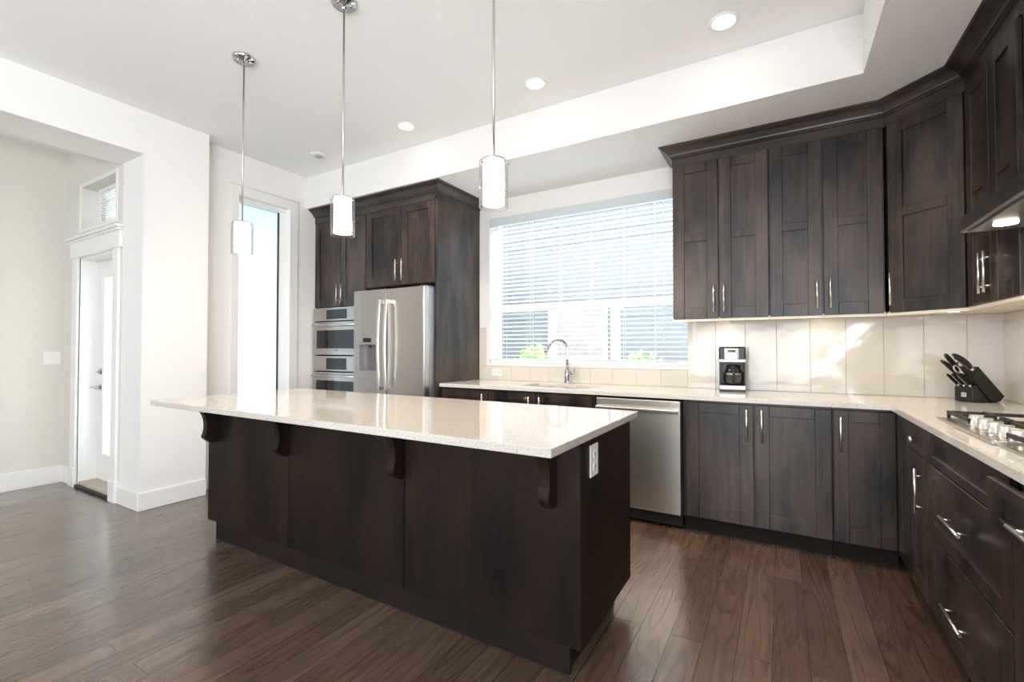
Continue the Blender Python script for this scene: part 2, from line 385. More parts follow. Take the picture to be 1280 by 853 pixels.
obj('plinth_block', bm, M['trim'], d)
bm = nb(); box(bm, -0.19, W + .15, -0.03, 0, DZ1 + .005, DZ1 + .022, bev=.004); box(bm, -0.165, W + .12, -0.022, 0, DZ1 + .022, DZ1 + .145)
box(bm, -0.19, W + .14, -0.04, 0, DZ1 + .145, DZ1 + .162, bev=.004); box(bm, -0.21, W + .165, -0.06, 0, DZ1 + .162, DZ1 + .185, bev=.005)
obj('header_cap', bm, M['trim'], d)
bm = nb(); box(bm, 0.052, 0.112, y0 - .008, y0, 0.845, 0.905, bev=.003); cyl(bm, (0.082, y0 - .008, .875), (0.082, y0 - .05, .875), 0.013); box(bm, 0.0, 0.09, y0 - .06, y0 - .045, 0.868, 0.884, bev=.005, seg=2)
obj('door_lever', bm, M['chrome'], d)
bm = nb(); box(bm, 0.052, 0.108, y0 - .008, y0, 0.985, 1.045, bev=.003); cyl(bm, (0.08, y0 - .008, 1.015), (0.08, y0 - .022, 1.015), 0.018); box(bm, 0.05, .11, y0 - .034, y0 - .022, 1.009, 1.021, bev=.003)
obj('deadbolt', bm, M['chrome'], d)
# transom window above door
d = sroot('window_3', (TX0, 1.58, TZ0), label='small transom window above the entry door'); W = TX1 - TX0; Hh = TZ1 - TZ0
bm = nb()
for a in ((0.0, W, 0, .035), (0.0, W, Hh - .035, Hh)): box(bm, a[0], a[1], 0.12, 0.18, a[2], a[3])
box(bm, 0, .05, .12, .18, .035, Hh - .035); box(bm, W - .05, W, .12, .18, .035, Hh - .035)
obj('window_frame', bm, M['vinyl'], d)
B1('glass_pane', M['glass'], d, .05, W - .05, .15, .155, .035, Hh - .035)
bm = nb(); box(bm, .05, .062, .125, .15, .035, Hh - .035); obj('gasket', bm, M['gasket'], d)
bm = nb()
for a in ((-.03, 0.001, -.03, Hh + .03), (W - .001, W + .03, -.03, Hh + .03), (0.001, W - .001, -.03, 0.001), (0.001, W - .001, Hh - .001, Hh + .03)): box(bm, a[0], a[1], -.008, 0, a[2], a[3])
obj('window_trim', bm, M['trim'], d)
d = thing('window_blind', 'small white slatted blind in the transom above the entry door', 'blind', (TX0, 1.58, TZ0))
bm = nb()
for i in range(15): box(bm, .075, W - .055, .118, .126, .04 + i * .021, .052 + i * .021)
obj('slats', bm, M['slat'], d, loc=(0, -.012, 0))
B1('headrail', M['slat'], d, .07, W - .052, .095, .119, Hh - .03, Hh - .002)

# ------------------------------------------------------------------ tall frosted window on the recess wall
d = sroot('window_2', (XREC, RY0, RZ0), label='tall frosted window with white casing'); Wd = RY1 - RY0; Hh = RZ1 - RZ0
bm = nb()
for a in ((-.065, .003, -.09, Hh + .09), (Wd - .003, Wd + .09, -.09, Hh + .09), (.003, Wd - .003, Hh - .003, Hh + .09), (.003, Wd - .003, -.09, .003)):
    box(bm, 0, .02, a[0], a[1], a[2], a[3], bev=.003)
box(bm, 0, .035, -.07, Wd + .1, Hh + .085, Hh + .10, bev=.003)
obj('window_casing', bm, M['trim'], d)
bm = nb()
for a in ((0, .03, 0, Hh), (Wd - .055, Wd, 0, Hh), (.03, Wd - .055, 0, .04), (.03, Wd - .055, Hh - .04, Hh)): box(bm, -.14, -.08, a[0], a[1], a[2], a[3])
box(bm, -.11, -.05, 0.0, Wd, Hh - .03, Hh)
obj('window_frame', bm, M['vinyl'], d)
B1('gasket', M['gasket'], d, -.10, -.082, Wd - .064, Wd - .054, .04, Hh - .04)
B1('glass_pane', M['frost'], d, -.115, -.108, .03, Wd - .056, .04, Hh - .04)
B1('latch', M['gasket'], d, -.08, -.065, .035, .05, .80, .84)

# ------------------------------------------------------------------ kitchen window + blinds
d = sroot('window_1', (WX0, YB, WZ0), label='wide kitchen window over the sink'); Wd = WX1 - WX0; Hh = WZ1 - WZ0
bm = nb(); fr = 0.04
zm = 1.63 - WZ0
for a in ((0, fr, 0, Hh), (Wd - fr, Wd, 0, Hh), (fr, Wd - fr, 0, fr), (fr, Wd - fr, Hh - fr, Hh), (fr, Wd - fr, zm - .035, zm + .035),
          (0.60, 0.665, fr, zm - .035), (1.215, 1.28, fr, zm - .035)):
    box(bm, a[0], a[1], .10, .17, a[2], a[3])
obj('window_frame', bm, M['vinyl'], d)
bm = nb()
for a in ((fr, Wd - fr, zm + .035, Hh - fr), (fr, .60, fr, zm - .035), (.665, 1.215, fr, zm - .035), (1.28, Wd - fr, fr, zm - .035)): box(bm, a[0], a[1], .132, .137, a[2], a[3])
obj('glass_pane', bm, M['glass'], d)
bm = nb()
for a in ((-.03, .004, -.027, Hh + .025), (Wd - .004, Wd + .03, -.027, Hh + .025), (.004, Wd - .004, -.027, .004), (.004, Wd - .004, Hh - .004, Hh + .025)): box(bm, a[0], a[1], -.012, .0995, a[2], a[3])
obj('window_casing', bm, M['trim'], d)
d = thing('window_blind', 'wide white wood-slat blind hanging in the kitchen window', 'blind', (WX0, YB, WZ0))
bm = nb(); box(bm, .006, Wd - .006, -.012, -.002, Hh - .088, Hh - .002, bev=.002); box(bm, .01, Wd - .01, -.002, .05, Hh - .05, Hh - .002)
obj('valance', bm, mat('blind_valance', (.62, .68, .70), .4), d)
bm = nb(); ns = 33; tilt = math.radians(9)
for i in range(ns):
    z = .035 + i * (Hh - .15) / (ns - 1); c = Vector((Wd / 2, .036, z)); hx = Wd / 2 - .015
    dy, dz = .0245 * math.cos(tilt), -.0245 * math.sin(tilt)
    n = Vector((0, math.sin(tilt), math.cos(tilt))) * .0014
    P4 = [(-dy, -dz), (dy, dz)]
    vs4 = []
    for sx in (-1, 1):
        for (a, b_) in P4:
            for s in (-1, 1): vs4.append(bm.verts.new(c + Vector((sx * hx, a, b_)) + n * s))
    q = [(0, 1, 3, 2), (4, 6, 7, 5), (0, 4, 5, 1), (2, 3, 7, 6), (1, 5, 7, 3), (0, 2, 6, 4)]
    for f in q: bm.faces.new([vs4[k] for k in f])
obj('slats', bm, M['slat'], d)
B1('bottom_rail', M['slat'], d, .015, Wd - .015, .012, .06, .006, .024, bev=.003)
for xx in (.16, .46, .76, 1.06, 1.36, 1.62):
    bm = nb(); cyl(bm, (xx, .011, .01), (xx, .011, Hh - .05), .0014, seg=6); cyl(bm, (xx, .062, .01), (xx, .062, Hh - .05), .0014, seg=6); obj('ladder_cord', bm, M['slat'], d)
bm = nb(); cyl(bm, (1.70, .002, .25), (1.70, .002, Hh - .09), .0016, seg=6); cyl(bm, (1.70, .002, .21), (1.70, .002, .25), .005, seg=8); obj('pull_cord', bm, M['slat'], d)

# ------------------------------------------------------------------ shaker doors, handles, cabinets
def shaker_bm(bm, w, h, rails=((0.07, 0.07),), st=0.07, top=0.065, bot=0.075, mids=(), t=0.02, depth=0.011, z0=0.0):
    """door with front face at y=0, body to y=t, x 0..w, z z0..z0+h. mids: (zlo,zhi) of middle rails, relative to z0"""
    bv = 0.002
    box(bm, 0, st, 0, t, z0, z0 + h, bev=bv); box(bm, w - st, w, 0, t, z0, z0 + h, bev=bv)
    zz = [(0, bot)] + [tuple(m) for m in mids] + [(h - top, h)]
    for a, b in zz: box(bm, st, w - st, 0.0005, t, z0 + a, z0 + b, bev=bv)
    for (a, b), (c, d_) in zip(zz, zz[1:]): box(bm, st - .001, w - st + .001, depth, t - .002, z0 + b - .001, z0 + c + .001)
def bar_handle(parent, x, z, L, vert=True, out=0.032, r=0.006):
    bm = nb()
    a = (0, 0, L / 2) if vert else (L / 2, 0, 0); a = Vector(a)
    c = Vector((x, -out, z)); cyl(bm, c - a, c + a, r, seg=12)
    for s in (-1, 1):
        p = c + a * s * 0.68; cyl(bm, p, p + Vector((0, out, 0)), r * .72, seg=10)
    return obj('handle', bm, M['steel_bar'], parent)
def door(parent, x0, x1, z0, z1, name='door', handle=None, wood_=None, y=0, **k):
    """handle: None | ('v', x, z, L) | ('h', x, z, L) | ('knob', x, z) in cabinet-local coordinates"""
    x0 += .0015; x1 -= .0015
    bm = nb(); shaker_bm(bm, x1 - x0, z1 - z0, **k)
    o = obj(name, bm, wood_ or M['wood'], parent, loc=(x0, y, z0))
    if handle:
        if handle[0] in 'vh': bar_handle(o, handle[1] - x0, handle[2] - z0, handle[3], handle[0] == 'v')
        else:
            kb = nb(); lathe(kb, [(.006, 0), (.006, -.014), (.015, -.018), (.017, -.025), (.014, -.031), (.004, -.033)], (handle[1] - x0, 0, handle[2] - z0), axis='Y'); obj('knob', kb, M['steel_bar'], o)
    return o
def cabinet(name, label, loc, rz, w, z0, z1, depth, top=None, toe=True, group=None, bottom=None, cat='cabinet'):
    c = thing(name, label, cat, (loc[0], loc[1], 0), rz, group)
    bm = nb(); box(bm, 0.001, w - .001, 0.0225, depth, z0 + (0.012 if bottom else 0), z1)
    obj('body', bm, M['wood'], c)
    B1('front_shadow_gap', M['gap'], c, 0.004, w - .004, 0.0205, 0.0224, z0 + .005, z1 - .003) if False else None
    if bottom: B1('bottom_panel', M['cream'], c, 0.0, w, 0.012, depth, z0, z0 + 0.012)
    if toe: B1('toe_kick', M['wood_toe'], c, 0.001, w - .001, 0.07, 0.085, 0.0, z0)
    return c
BD = 0.60
# -- back run (front plane Y = 3.245)
YF = 3.245
def hz(): return 0.742
c = cabinet('base_cabinet', 'narrow dark base cabinet beside the tall fridge side panel', (-2.64, YF), 0, 0.497, .105, .884, BD)
door(c, .004, .493, .112, .868, handle=('v', .455, .742, .2))
c = cabinet('sink_cabinet', 'dark two-door base cabinet under the sink', (-2.143, YF), 0, 0.945, .105, .70, BD)
B1('front_rail', M['wood'], c, .001, .944, .0225, .045, .70, .884)
door(c, .004, .458, .112, .868, handle=('v', .405, .742, .2)); door(c, .462, .928, .112, .868, handle=('v', .50, .742, .2))
bm = nb(); lathe(bm, [(.018, 0), (.018, -.012), (.010, -.02)], (.37, 0, .82), axis='Y'); obj('child_lock', bm, mat('bronze_lock', (.35, .2, .14), .3, .8), c)
bm = nb(); lathe(bm, [(.014, 0), (.014, -.01), (.010, -.016)], (.56, 0, .835), axis='Y'); obj('child_lock', bm, mat('dark_lock', (.05, .04, .04), .3, .8), c)
c = cabinet('base_cabinet', 'wide two-door dark base cabinet right of the dishwasher', (-.577, YF), 0, 0.827, .105, .884, BD)
door(c, .020, .422, .112, .868, handle=('v', .385, .742, .2), st=.078, bot=.09); door(c, .428, .823, .112, .868, handle=('v', .468, .742, .2), st=.078, bot=.09)
c = cabinet('corner_cabinet', 'single-door dark base cabinet in the corner under the counter', (.252, YF), 0, 0.30, .105, .884, BD)
door(c, .003, .287, .112, .868, handle=('v', .036, .732, .2), bot=.09)
# dishwasher
c = thing('dishwasher', 'stainless steel dishwasher between dark base cabinets', 'dishwasher', (-1.190, YF, 0))
B1('body', M['gap'], c, .006, .606, .03, .58, .02, .875)
B1('door_panel', brushed('dishwasher_steel', (.88, .82, .74), rough=.30), c, .010, .600, -.006, .03, .102, .866, bev=.004, seg=2)
B1('kick_plate', M['black'], c, .006, .606, .06, .08, .01, .10)
bm = nb(); box(bm, .016, .592, -.052, -.036, .785, .812, bev=.006, seg=2); box(bm, .02, .05, -.04, -.004, .788, .808); box(bm, .56, .588, -.04, -.004, .788, .808); obj('handle', bm, M['steel_bar'], c)
# -- right run (front plane X = .537), local x runs towards the camera
XF = 0.537
R90 = -PI / 2
c = cabinet('base_cabinet', 'narrow dark filler cabinet front in the inside corner', (XF, YF - .025), R90, .285, .105, .884, BD)
door(c, .012, .278, .112, .868, st=.055)
c = cabinet('base_cabinet', 'narrow dark cabinet with a round knob drawer above a door', (XF, 2.935), R90, .300, .105, .884, BD)
door(c, .003, .297, .737, .868, name='drawer', handle=('knob', .15, .80), st=.05, top=.034, bot=.034)
door(c, .003, .297, .112, .731, handle=('v', .262, .59, .2), st=.06)
c = cabinet('drawer_cabinet', 'wide three-drawer dark base cabinet under the gas cooktop', (XF, 2.635), R90, .855, .105, .884, BD)
door(c, .003, .852, .737, .868, name='drawer', st=.07, top=.034, bot=.038)
door(c, .003, .852, .445, .731, name='drawer', handle=('h', .43, .59, .22), st=.075, top=.06, bot=.06)
door(c, .003, .852, .112, .439, name='drawer', handle=('h', .43, .26, .22), st=.075, top=.06, bot=.06)
c = cabinet('drawer_cabinet', 'dark base cabinet nearest the camera with its top drawer ajar', (XF, 1.780), R90, .60, .105, .884, BD)
dr = door(c, .003, .597, .737, .868, name='drawer', handle=('h', .34, .80, .2), y=-.048, st=.07, top=.034, bot=.038)
B1('drawer_box', mat('drawer_birch', (.55, .42, .28), .5), dr, .02, .574, .021, .45, .01, .10)
door(c, .003, .298, .112, .731, handle=('v', .255, .60, .2)); door(c, .302, .597, .112, .731, handle=('v', .34, .60, .2))
c = cabinet('base_cabinet', 'dark base cabinet at the end of the right counter beside the camera', (XF, 1.180), R90, .9, .105, .884, BD)
door(c, .003, .448, .112, .868, handle=('v', .40, .742, .2)); door(c, .452, .897, .112, .868, handle=('v', .50, .742, .2))

# ------------------------------------------------------------------ countertops
SX0, SX1, SY0, SY1 = -1.90, -1.295, 3.36, 3.73
bm = nb()
zt0, zt1 = .885, .915
# L slab as one mesh with the sink hole, built from a grid of quads
xs = [-2.643, SX0, SX1, .512, XR - .001]; ys = [.28, 3.22, SY0, SY1, YB - .001]
vt = {}
def gv(i, j, z):
    k = (i, j, z)
    if k not in vt: vt[k] = bm.verts.new((xs[i], ys[j], z))
    return vt[k]
cells = {(i, j) for i in range(4) for j in range(4) if (j >= 1 or i == 3) and not (i == 1 and j == 2)}
for (i, j) in cells:
    bm.faces.new((gv(i, j, zt1), gv(i + 1, j, zt1), gv(i + 1, j + 1, zt1), gv(i, j + 1, zt1)))
    bm.faces.new((gv(i, j, zt0), gv(i, j + 1, zt0), gv(i + 1, j + 1, zt0), gv(i + 1, j, zt0)))
    for (di, dj, a, b) in ((-1, 0, (i, j), (i, j + 1)), (1, 0, (i + 1, j + 1), (i + 1, j)), (0, -1, (i + 1, j), (i, j)), (0, 1, (i, j + 1), (i + 1, j + 1))):
        if (i + di, j + dj) not in cells:
            bm.faces.new((gv(*a, zt1), gv(*b, zt1), gv(*b, zt0), gv(*a, zt0)))
bmesh.ops.recalc_face_normals(bm, faces=bm.faces)
es = [e for e in bm.edges if all(abs(v.co.z - zt1) < 1e-6 for v in e.verts) and len(e.link_faces) == 2 and abs(e.link_faces[0].normal.z - e.link_faces[1].normal.z) > .5]
bmesh.ops.bevel(bm, geom=es, offset=.003, segments=2, affect='EDGES')
o = obj('countertop', bm, M['quartz']); tag(o, 'L-shaped off-white quartz countertop along the back and right walls', 'countertop')
# sink
s = thing('sink', 'undermount sink basin below the kitchen window', 'sink', ((SX0 + SX1) / 2, (SY0 + SY1) / 2, .72))
bm = nb(); hx, hy = (SX1 - SX0) / 2, (SY1 - SY0) / 2
for a in ((-hx - .012, -hx + .001, -hy - .012, hy + .012), (hx - .001, hx + .012, -hy - .012, hy + .012), (-hx, hx, -hy - .012, -hy + .001), (-hx, hx, hy - .001, hy + .012)):
    box(bm, a[0], a[1], a[2], a[3], 0, .1645)
box(bm, -hx, hx, -hy, hy, -.01, .004)
obj('basin', bm, mat('sink_steel', (.55, .53, .50), .3, .9), s)
bm = nb(); lathe(bm, [(.05, .004), (.05, .007), (.035, .007), (.03, .005)], (0, .05, 0)); obj('drain', bm, M['chrome'], s)
# faucet
FX, FY = -1.645, 3.775
s = thing('faucet', 'tall chrome gooseneck pull-down faucet behind the sink', 'faucet', (FX, FY, .915))
bm = nb(); lathe(bm, [(.030, 0), (.030, .006), (.024, .010), (.022, .10), (.018, .125), (.014, .135)]); obj('base', bm, M['chrome'], s)
pts = [(0, 0, .13), (0, 0, .22)]; R_ = .082; dirx, diry = -.80, -.60
pts += [(dirx * R_ * (1 - math.cos(t)), diry * R_ * (1 - math.cos(t)), .305 + R_ * math.sin(t)) for t in [PI * k / 14 for k in range(0, 13)]]
bm = nb(); tube(bm, pts, .011, 14); obj('spout', bm, M['chrome'], s)
e0 = Vector(pts[-1]); e1 = e0 + (Vector(pts[-1]) - Vector(pts[-2])).normalized() * .085
bm = nb(); cyl(bm, e0, e0.lerp(e1, .25), .013, .0145); cyl(bm, e0.lerp(e1, .25), e1, .0145, .016); obj('spray_head', bm, M['chrome'], s)
bm = nb(); cyl(bm, (.018, 0, .09), (.075, 0, .095), .012); cyl(bm, (.068, 0, .095), (.076, 0, .165), .0055, .004); obj('lever', bm, M['chrome'], s)

# ------------------------------------------------------------------ kitchen island
IX0, IX1, IY0, IY1 = -3.255, -.647, 1.605, 2.25
s = thing('kitchen_island', 'long dark-stained kitchen island with corbels in the middle of the room', 'kitchen island', ((IX0 + IX1) / 2, (IY0 + IY1) / 2, 0))
ox, oy = s.location.x, s.location.y
def IB(name, m, x0, x1, y0, y1, z0, z1, **k): return B1(name, m, s, x0 - ox, x1 - ox, y0 - oy, y1 - oy, z0, z1, **k)
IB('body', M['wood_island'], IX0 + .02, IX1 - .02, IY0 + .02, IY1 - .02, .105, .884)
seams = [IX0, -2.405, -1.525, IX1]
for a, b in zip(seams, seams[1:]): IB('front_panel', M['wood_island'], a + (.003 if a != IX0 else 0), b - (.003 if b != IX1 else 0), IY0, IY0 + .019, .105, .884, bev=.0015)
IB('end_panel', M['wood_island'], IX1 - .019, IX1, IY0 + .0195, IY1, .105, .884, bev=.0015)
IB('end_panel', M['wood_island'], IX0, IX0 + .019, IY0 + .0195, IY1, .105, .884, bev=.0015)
IB('toe_kick', M['wood_toe'], -3.15, -.705, 1.600 - .0, IY1 - .07, 0, .105) if False else None
bm = nb(); box(bm, -3.155 - ox, -.692 - ox, 1.606 - oy, 1.625 - oy, 0, .1045, bev=.001); obj('toe_kick', bm, M['wood_toe'], s)
bm = nb(); box(bm, -3.15 - ox, -.705 - ox, 1.626 - oy, 2.17 - oy, 0, .1045); obj('plinth', bm, M['gap'], s)
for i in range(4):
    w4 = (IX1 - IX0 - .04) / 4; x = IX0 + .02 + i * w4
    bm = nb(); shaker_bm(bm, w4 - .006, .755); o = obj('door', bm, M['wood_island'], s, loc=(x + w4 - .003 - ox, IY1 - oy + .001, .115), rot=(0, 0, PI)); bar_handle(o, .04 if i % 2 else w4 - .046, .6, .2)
prof = [(0, 0), (-.195, 0), (-.195, -.012), (-.178, -.034), (-.168, -.038), (-.158, -.036), (-.142, -.034), (-.122, -.038), (-.102, -.050), (-.086, -.068), (-.074, -.092), (-.067, -.120), (-.064, -.150), (-.066, -.180), (-.072, -.204), (-.078, -.216), (-.076, -.228), (-.058, -.246), (-.040, -.262), (0, -.262)]
for cx_ in (-3.168, -2.412, -1.542, -.765):
    bm = nb(); prism(bm, prof, lambda a, b, t: (t, a, b), -.022, .022)
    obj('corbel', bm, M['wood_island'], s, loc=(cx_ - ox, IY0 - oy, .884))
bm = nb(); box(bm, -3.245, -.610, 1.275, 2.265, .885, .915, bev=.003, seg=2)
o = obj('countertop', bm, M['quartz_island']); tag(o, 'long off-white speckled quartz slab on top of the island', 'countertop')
def outlet(label, loc, rz, horiz=False, wd=.072, hg=.115):
    s = thing('electrical_outlet', label, 'electrical outlet', loc, rz)
    w_, h_ = (hg, wd) if horiz else (wd, hg)
    B1('cover_plate', M['white_plastic'], s, -w_ / 2, w_ / 2, -.006, 0, -h_ / 2, h_ / 2, bev=.002)
    for k in (-1, 1):
        ox_, oz = (k * .024, 0) if horiz else (0, k * .024)
        bm = nb(); box(bm, ox_ - .015, ox_ + .015, -.0085, -.005, oz - .015, oz + .015, bev=.003); o = obj('socket', bm, M['white_plastic'], s)
        bm = nb(); box(bm, ox_ - .007, ox_ - .004, -.0092, -.008, oz - .004, oz + .006); box(bm, ox_ + .004, ox_ + .007, -.0092, -.008, oz - .004, oz + .006); box(bm, ox_ - .002, ox_ + .002, -.0092, -.008, oz - .011, oz - .007); obj('slot', bm, M['gap'], o)
    return s
outlet('white electrical outlet on the end panel of the island', (IX1, 1.738, .782), PI / 2, False, .085, .125)
outlet('white electrical outlet on the tiles left of the faucet', (-2.43, YB - .0105, .992), 0, True)
s = thing('light_switch', 'white double light switch on the foyer side wall', 'light switch', (XFOY, 1.49, 1.14), PI / 2)
B1('cover_plate', M['white_plastic'], s, -.058, .058, -.006, 0, -.058, .058, bev=.002)
for k in (-.024, .024): B1('rocker', M['white_plastic'], s, k - .016, k + .016, -.010, -.005, -.033, .033, bev=.002)

# ------------------------------------------------------------------ backsplash tiles
def tiles(o_name, label, joints, fn, z_of):
    s = thing(o_name, label, 'backsplash')
    bm = nb()
    for a, b in zip(joints, joints[1:]):
        z0, z1 = z_of(a, b)
        fn(bm, a + .0012, b - .0012, z0, z1)
    obj('tiles', bm, M['tile'], s); return s
J = [-2.643, -2.47, -2.265, -2.062, -1.860, -1.660, -1.457, -1.256, -1.053, -.848, -.643, -.438, -.234, -.030, .174, .378, .581, .783, .985, XR]
def fb(bm, a, b, z0, z1):
    if b <= -2.5: box(bm, a, b, YB - .010, YB, z0, z1, bev=.0012)
    else: box(bm, a, b, YB - .010, YB, z0, z1, bev=.0012)
def zf(a, b):
    mid = (a + b) / 2
    if -2.56 < mid < -.65: return (.916, 1.052)
    return (.916, 1.434)
s = tiles('backsplash', 'glossy beige vertical tile backsplash along the back wall', J, fb, zf)
bm = nb(); box(bm, -2.642, XR, YB - .008, YB - .001, .9155, 1.052); box(bm, -.56, XR, YB - .008, YB - .001, 1.05, 1.434); box(bm, -2.642, -2.557, YB - .008, YB - .001, 1.05, 1.434); obj('grout', bm, M['grout'], s)
bm = nb(); box(bm, -2.642, -2.556, YB - .010, YB, 1.053, 1.43, bev=.001); obj('tile_piece', bm, M['tile'], s)
JR = [YB - .010 - .2035 * k for k in range(0, 15)][::-1]
s = tiles('backsplash', 'glossy beige vertical tile backsplash along the right wall', JR, lambda bm, a, b, z0, z1: box(bm, XR - .010, XR, a, b, z0, z1, bev=.0012), lambda a, b: (.916, 1.434))
bm = nb(); box(bm, XR - .008, XR - .001, JR[0], YB - .010, .9155, 1.434); obj('grout', bm, M['grout'], s)

# ------------------------------------------------------------------ upper cabinets
UZ0, UZ1 = 1.435, 2.60
UY = 3.515
MID = ((.562, .612),)
def puck(c, x, y):
    bm = nb(); lathe(bm, [(.030, -.0003), (.030, -.0015), (.022, -.002), (.001, -.0022)], (x, y, UZ0), seg=24); obj('puck_light', bm, M['lamp_on'], c)
    L = bpy.data.lights.new('puck_beam', 'SPOT'); L.energy = 1.1; L.color = (1, .86, .70); L.spot_size = math.radians(150); L.spot_blend = 1; L.shadow_soft_size = .025
    lo = bpy.data.objects.new('puck_beam', L); COL.objects.link(lo); lo.parent = c; lo.location = (x, y, UZ0 - .008)
def light_rail(c, w):
    B1('light_rail', M['cream'], c, 0.001, w - .001, .004, .018, UZ0 - .016, UZ0 - .0005)
def upper(name, label, loc, rz, w, doors, depth=.345, **k):
    c = cabinet(name, label, loc, rz, w, UZ0, UZ1, depth, toe=False, bottom=True, **k)
    for x0, x1, hx in doors:
        door(c, x0, x1, UZ0 + .003, 2.566, handle=('v', hx, 1.575, .19), mids=((.560, .612),), st=.075, top=.066, bot=.078)
    light_rail(c, w); puck(c, w * .5, depth * .62)
    return c
upper('wall_cabinet', 'dark two-door wall cabinet next to the kitchen window', (-.690, UY), 0, .623, [(.008, .312, .282), (.318, .620, .348)])
upper('wall_cabinet', 'dark two-door wall cabinet above the coffee maker and bare tiles', (-.066, UY), 0, .611, [(.003, .296, .265), (.302, .603, .335)])
# diagonal corner cabinet
A_ = Vector((.545, 3.515, 0)); B_ = Vector((.835, 3.235, 0)); dd = (B_ - A_); LW = dd.length; ang = math.atan2(dd.y, dd.x)
c = thing('corner_wall_cabinet', 'dark diagonal single-door wall cabinet in the corner', 'cabinet', (A_.x, A_.y, 0), ang)
def loc2(p): return (Matrix.Rotation(-ang, 3, 'Z') @ (Vector((p[0], p[1], 0)) - A_))
poly = [loc2(p) for p in ((A_.x + .016, A_.y + .010), (B_.x + .016, B_.y + .014), (1.154, 3.236), (1.154, 3.859), (.546, 3.859))]
bm = nb(); prism(bm, [(p.x, p.y) for p in poly], lambda a, b, t: (a, b, t), UZ0 + .012, UZ1); obj('body', bm, M['wood'], c)
bm = nb(); prism(bm, [(p.x, p.y) for p in poly], lambda a, b, t: (a, b, t), UZ0, UZ0 + .0115); obj('bottom_panel', bm, M['cream'], c)
door(c, .018, LW - .008, UZ0 + .003, 2.566, handle=('v', .045, 1.575, .19), mids=((.560, .612),), st=.075, top=.066, bot=.078)
light_rail(c, LW); puck(c, LW * .5, .22)
# right wall uppers
upper('wall_cabinet', 'dark two-door wall cabinet between the corner and the range hood', (.83, 3.232), R90, .622, [(.008, .308, .280), (.314, .612, .342)], depth=.325)
c = cabinet('wall_cabinet', 'dark wall cabinet section above the range hood', (.98, 2.608), R90, .90, 1.95, UZ1, .175, toe=False)
door(c, .003, .448, 1.955, 2.566); door(c, .452, .897, 1.955, 2.566)
# crown moulding on a path
CP = [(0, 2.568), (.0, 2.628), (.010, 2.632), (.010, 2.640), (.020, 2.646), (.024, 2.656), (.036, 2.672), (.052, 2.684), (.066, 2.690), (.066, 2.696), (.078, 2.700), (.084, 2.709), (-.02, 2.709), (-.02, 2.568)]
def crown(path, name, label, start_dir=None):
    bm = nb(); n = len(path); rings = []
    P2 = [Vector(p) for p in path]
    for i, p in enumerate(P2):
        dirs = []
        if i > 0: dirs.append((P2[i] - P2[i - 1]).normalized())
        if i < n - 1: dirs.append((P2[i + 1] - P2[i]).normalized())
        ns = [Vector((d.y, -d.x)) for d in dirs]          # outward = right of travel
        nn = sum(ns, Vector((0, 0))).normalized(); k = 1 / max(.3, nn.dot(ns[0]))
        rings.append([bm.verts.new((p.x + nn.x * k * o, p.y + nn.y * k * o, z)) for o, z in CP])
    m = len(CP)
    for Ar, Br in zip(rings, rings[1:]):
        for j in range(m): bm.faces.new((Ar[j], Ar[(j + 1) % m], Br[(j + 1) % m], Br[j]))
    bm.faces.new(rings[0][::-1]); bm.faces.new(rings[-1])
    return tag(obj(name, bm, M['wood_crown']), label, 'crown moulding')
crown([(-.690, 3.858), (-.690, UY + .012), (.548, UY + .012), (.835, 3.238), (.835 + .002, 2.61), (.985, 2.609), (.985, 1.71)], 'crown_moulding', 'dark stepped crown moulding on the right-hand wall cabinets')

# ------------------------------------------------------------------ range hood
s = thing('range_hood', 'under-cabinet range hood with wooden front and lit steel underside', 'range hood', (.655, 2.605, 1.71), R90)
# local: x 0..0.9 towards the camera, y 0..0.5 into the wall
W_, D_ = .90, .498
bm = nb(); prism(bm, [(0, 0.0), (0, .062), (.022, .068), (D_ - .16, .235), (D_, .235), (D_, .0), (D_ - .001, -.0)], lambda a, b, t: (t, a, b), 0.0, W_)
obj('canopy', bm, M['wood_crown'], s)
bm = nb(); box(bm, -.002, W_ + .002, -.003, .004, -.004, .004); box(bm, -.002, .004, .0, D_, -.004, .004); box(bm, W_ - .004, W_ + .002, 0, D_, -.004, .004); obj('steel_edge', bm, M['steel_bar'], s)
bm = nb(); box(bm, .02, W_ - .02, .02, D_ - .01, -.006, -.001); box(bm, .05, .44, .16, D_ - .05, -.012, -.006); box(bm, .46, .85, .16, D_ - .05, -.012, -.006); obj('steel_underside', bm, M['steel'], s)
for x in (.14, .76):
    bm = nb(); lathe(bm, [(.034, -.006), (.034, -.011), (.001, -.011)], (x, .09, 0)); obj('lamp', bm, M['lamp_on'], s)
    L = bpy.data.lights.new('hood_light', 'AREA'); L.shape = 'DISK'; L.size = .06; L.energy = 1.0; L.color = (1, .82, .6)
    lo = bpy.data.objects.new('hood_light', L); COL.objects.link(lo); lo.parent = s; lo.location = (x, .09, -.014)

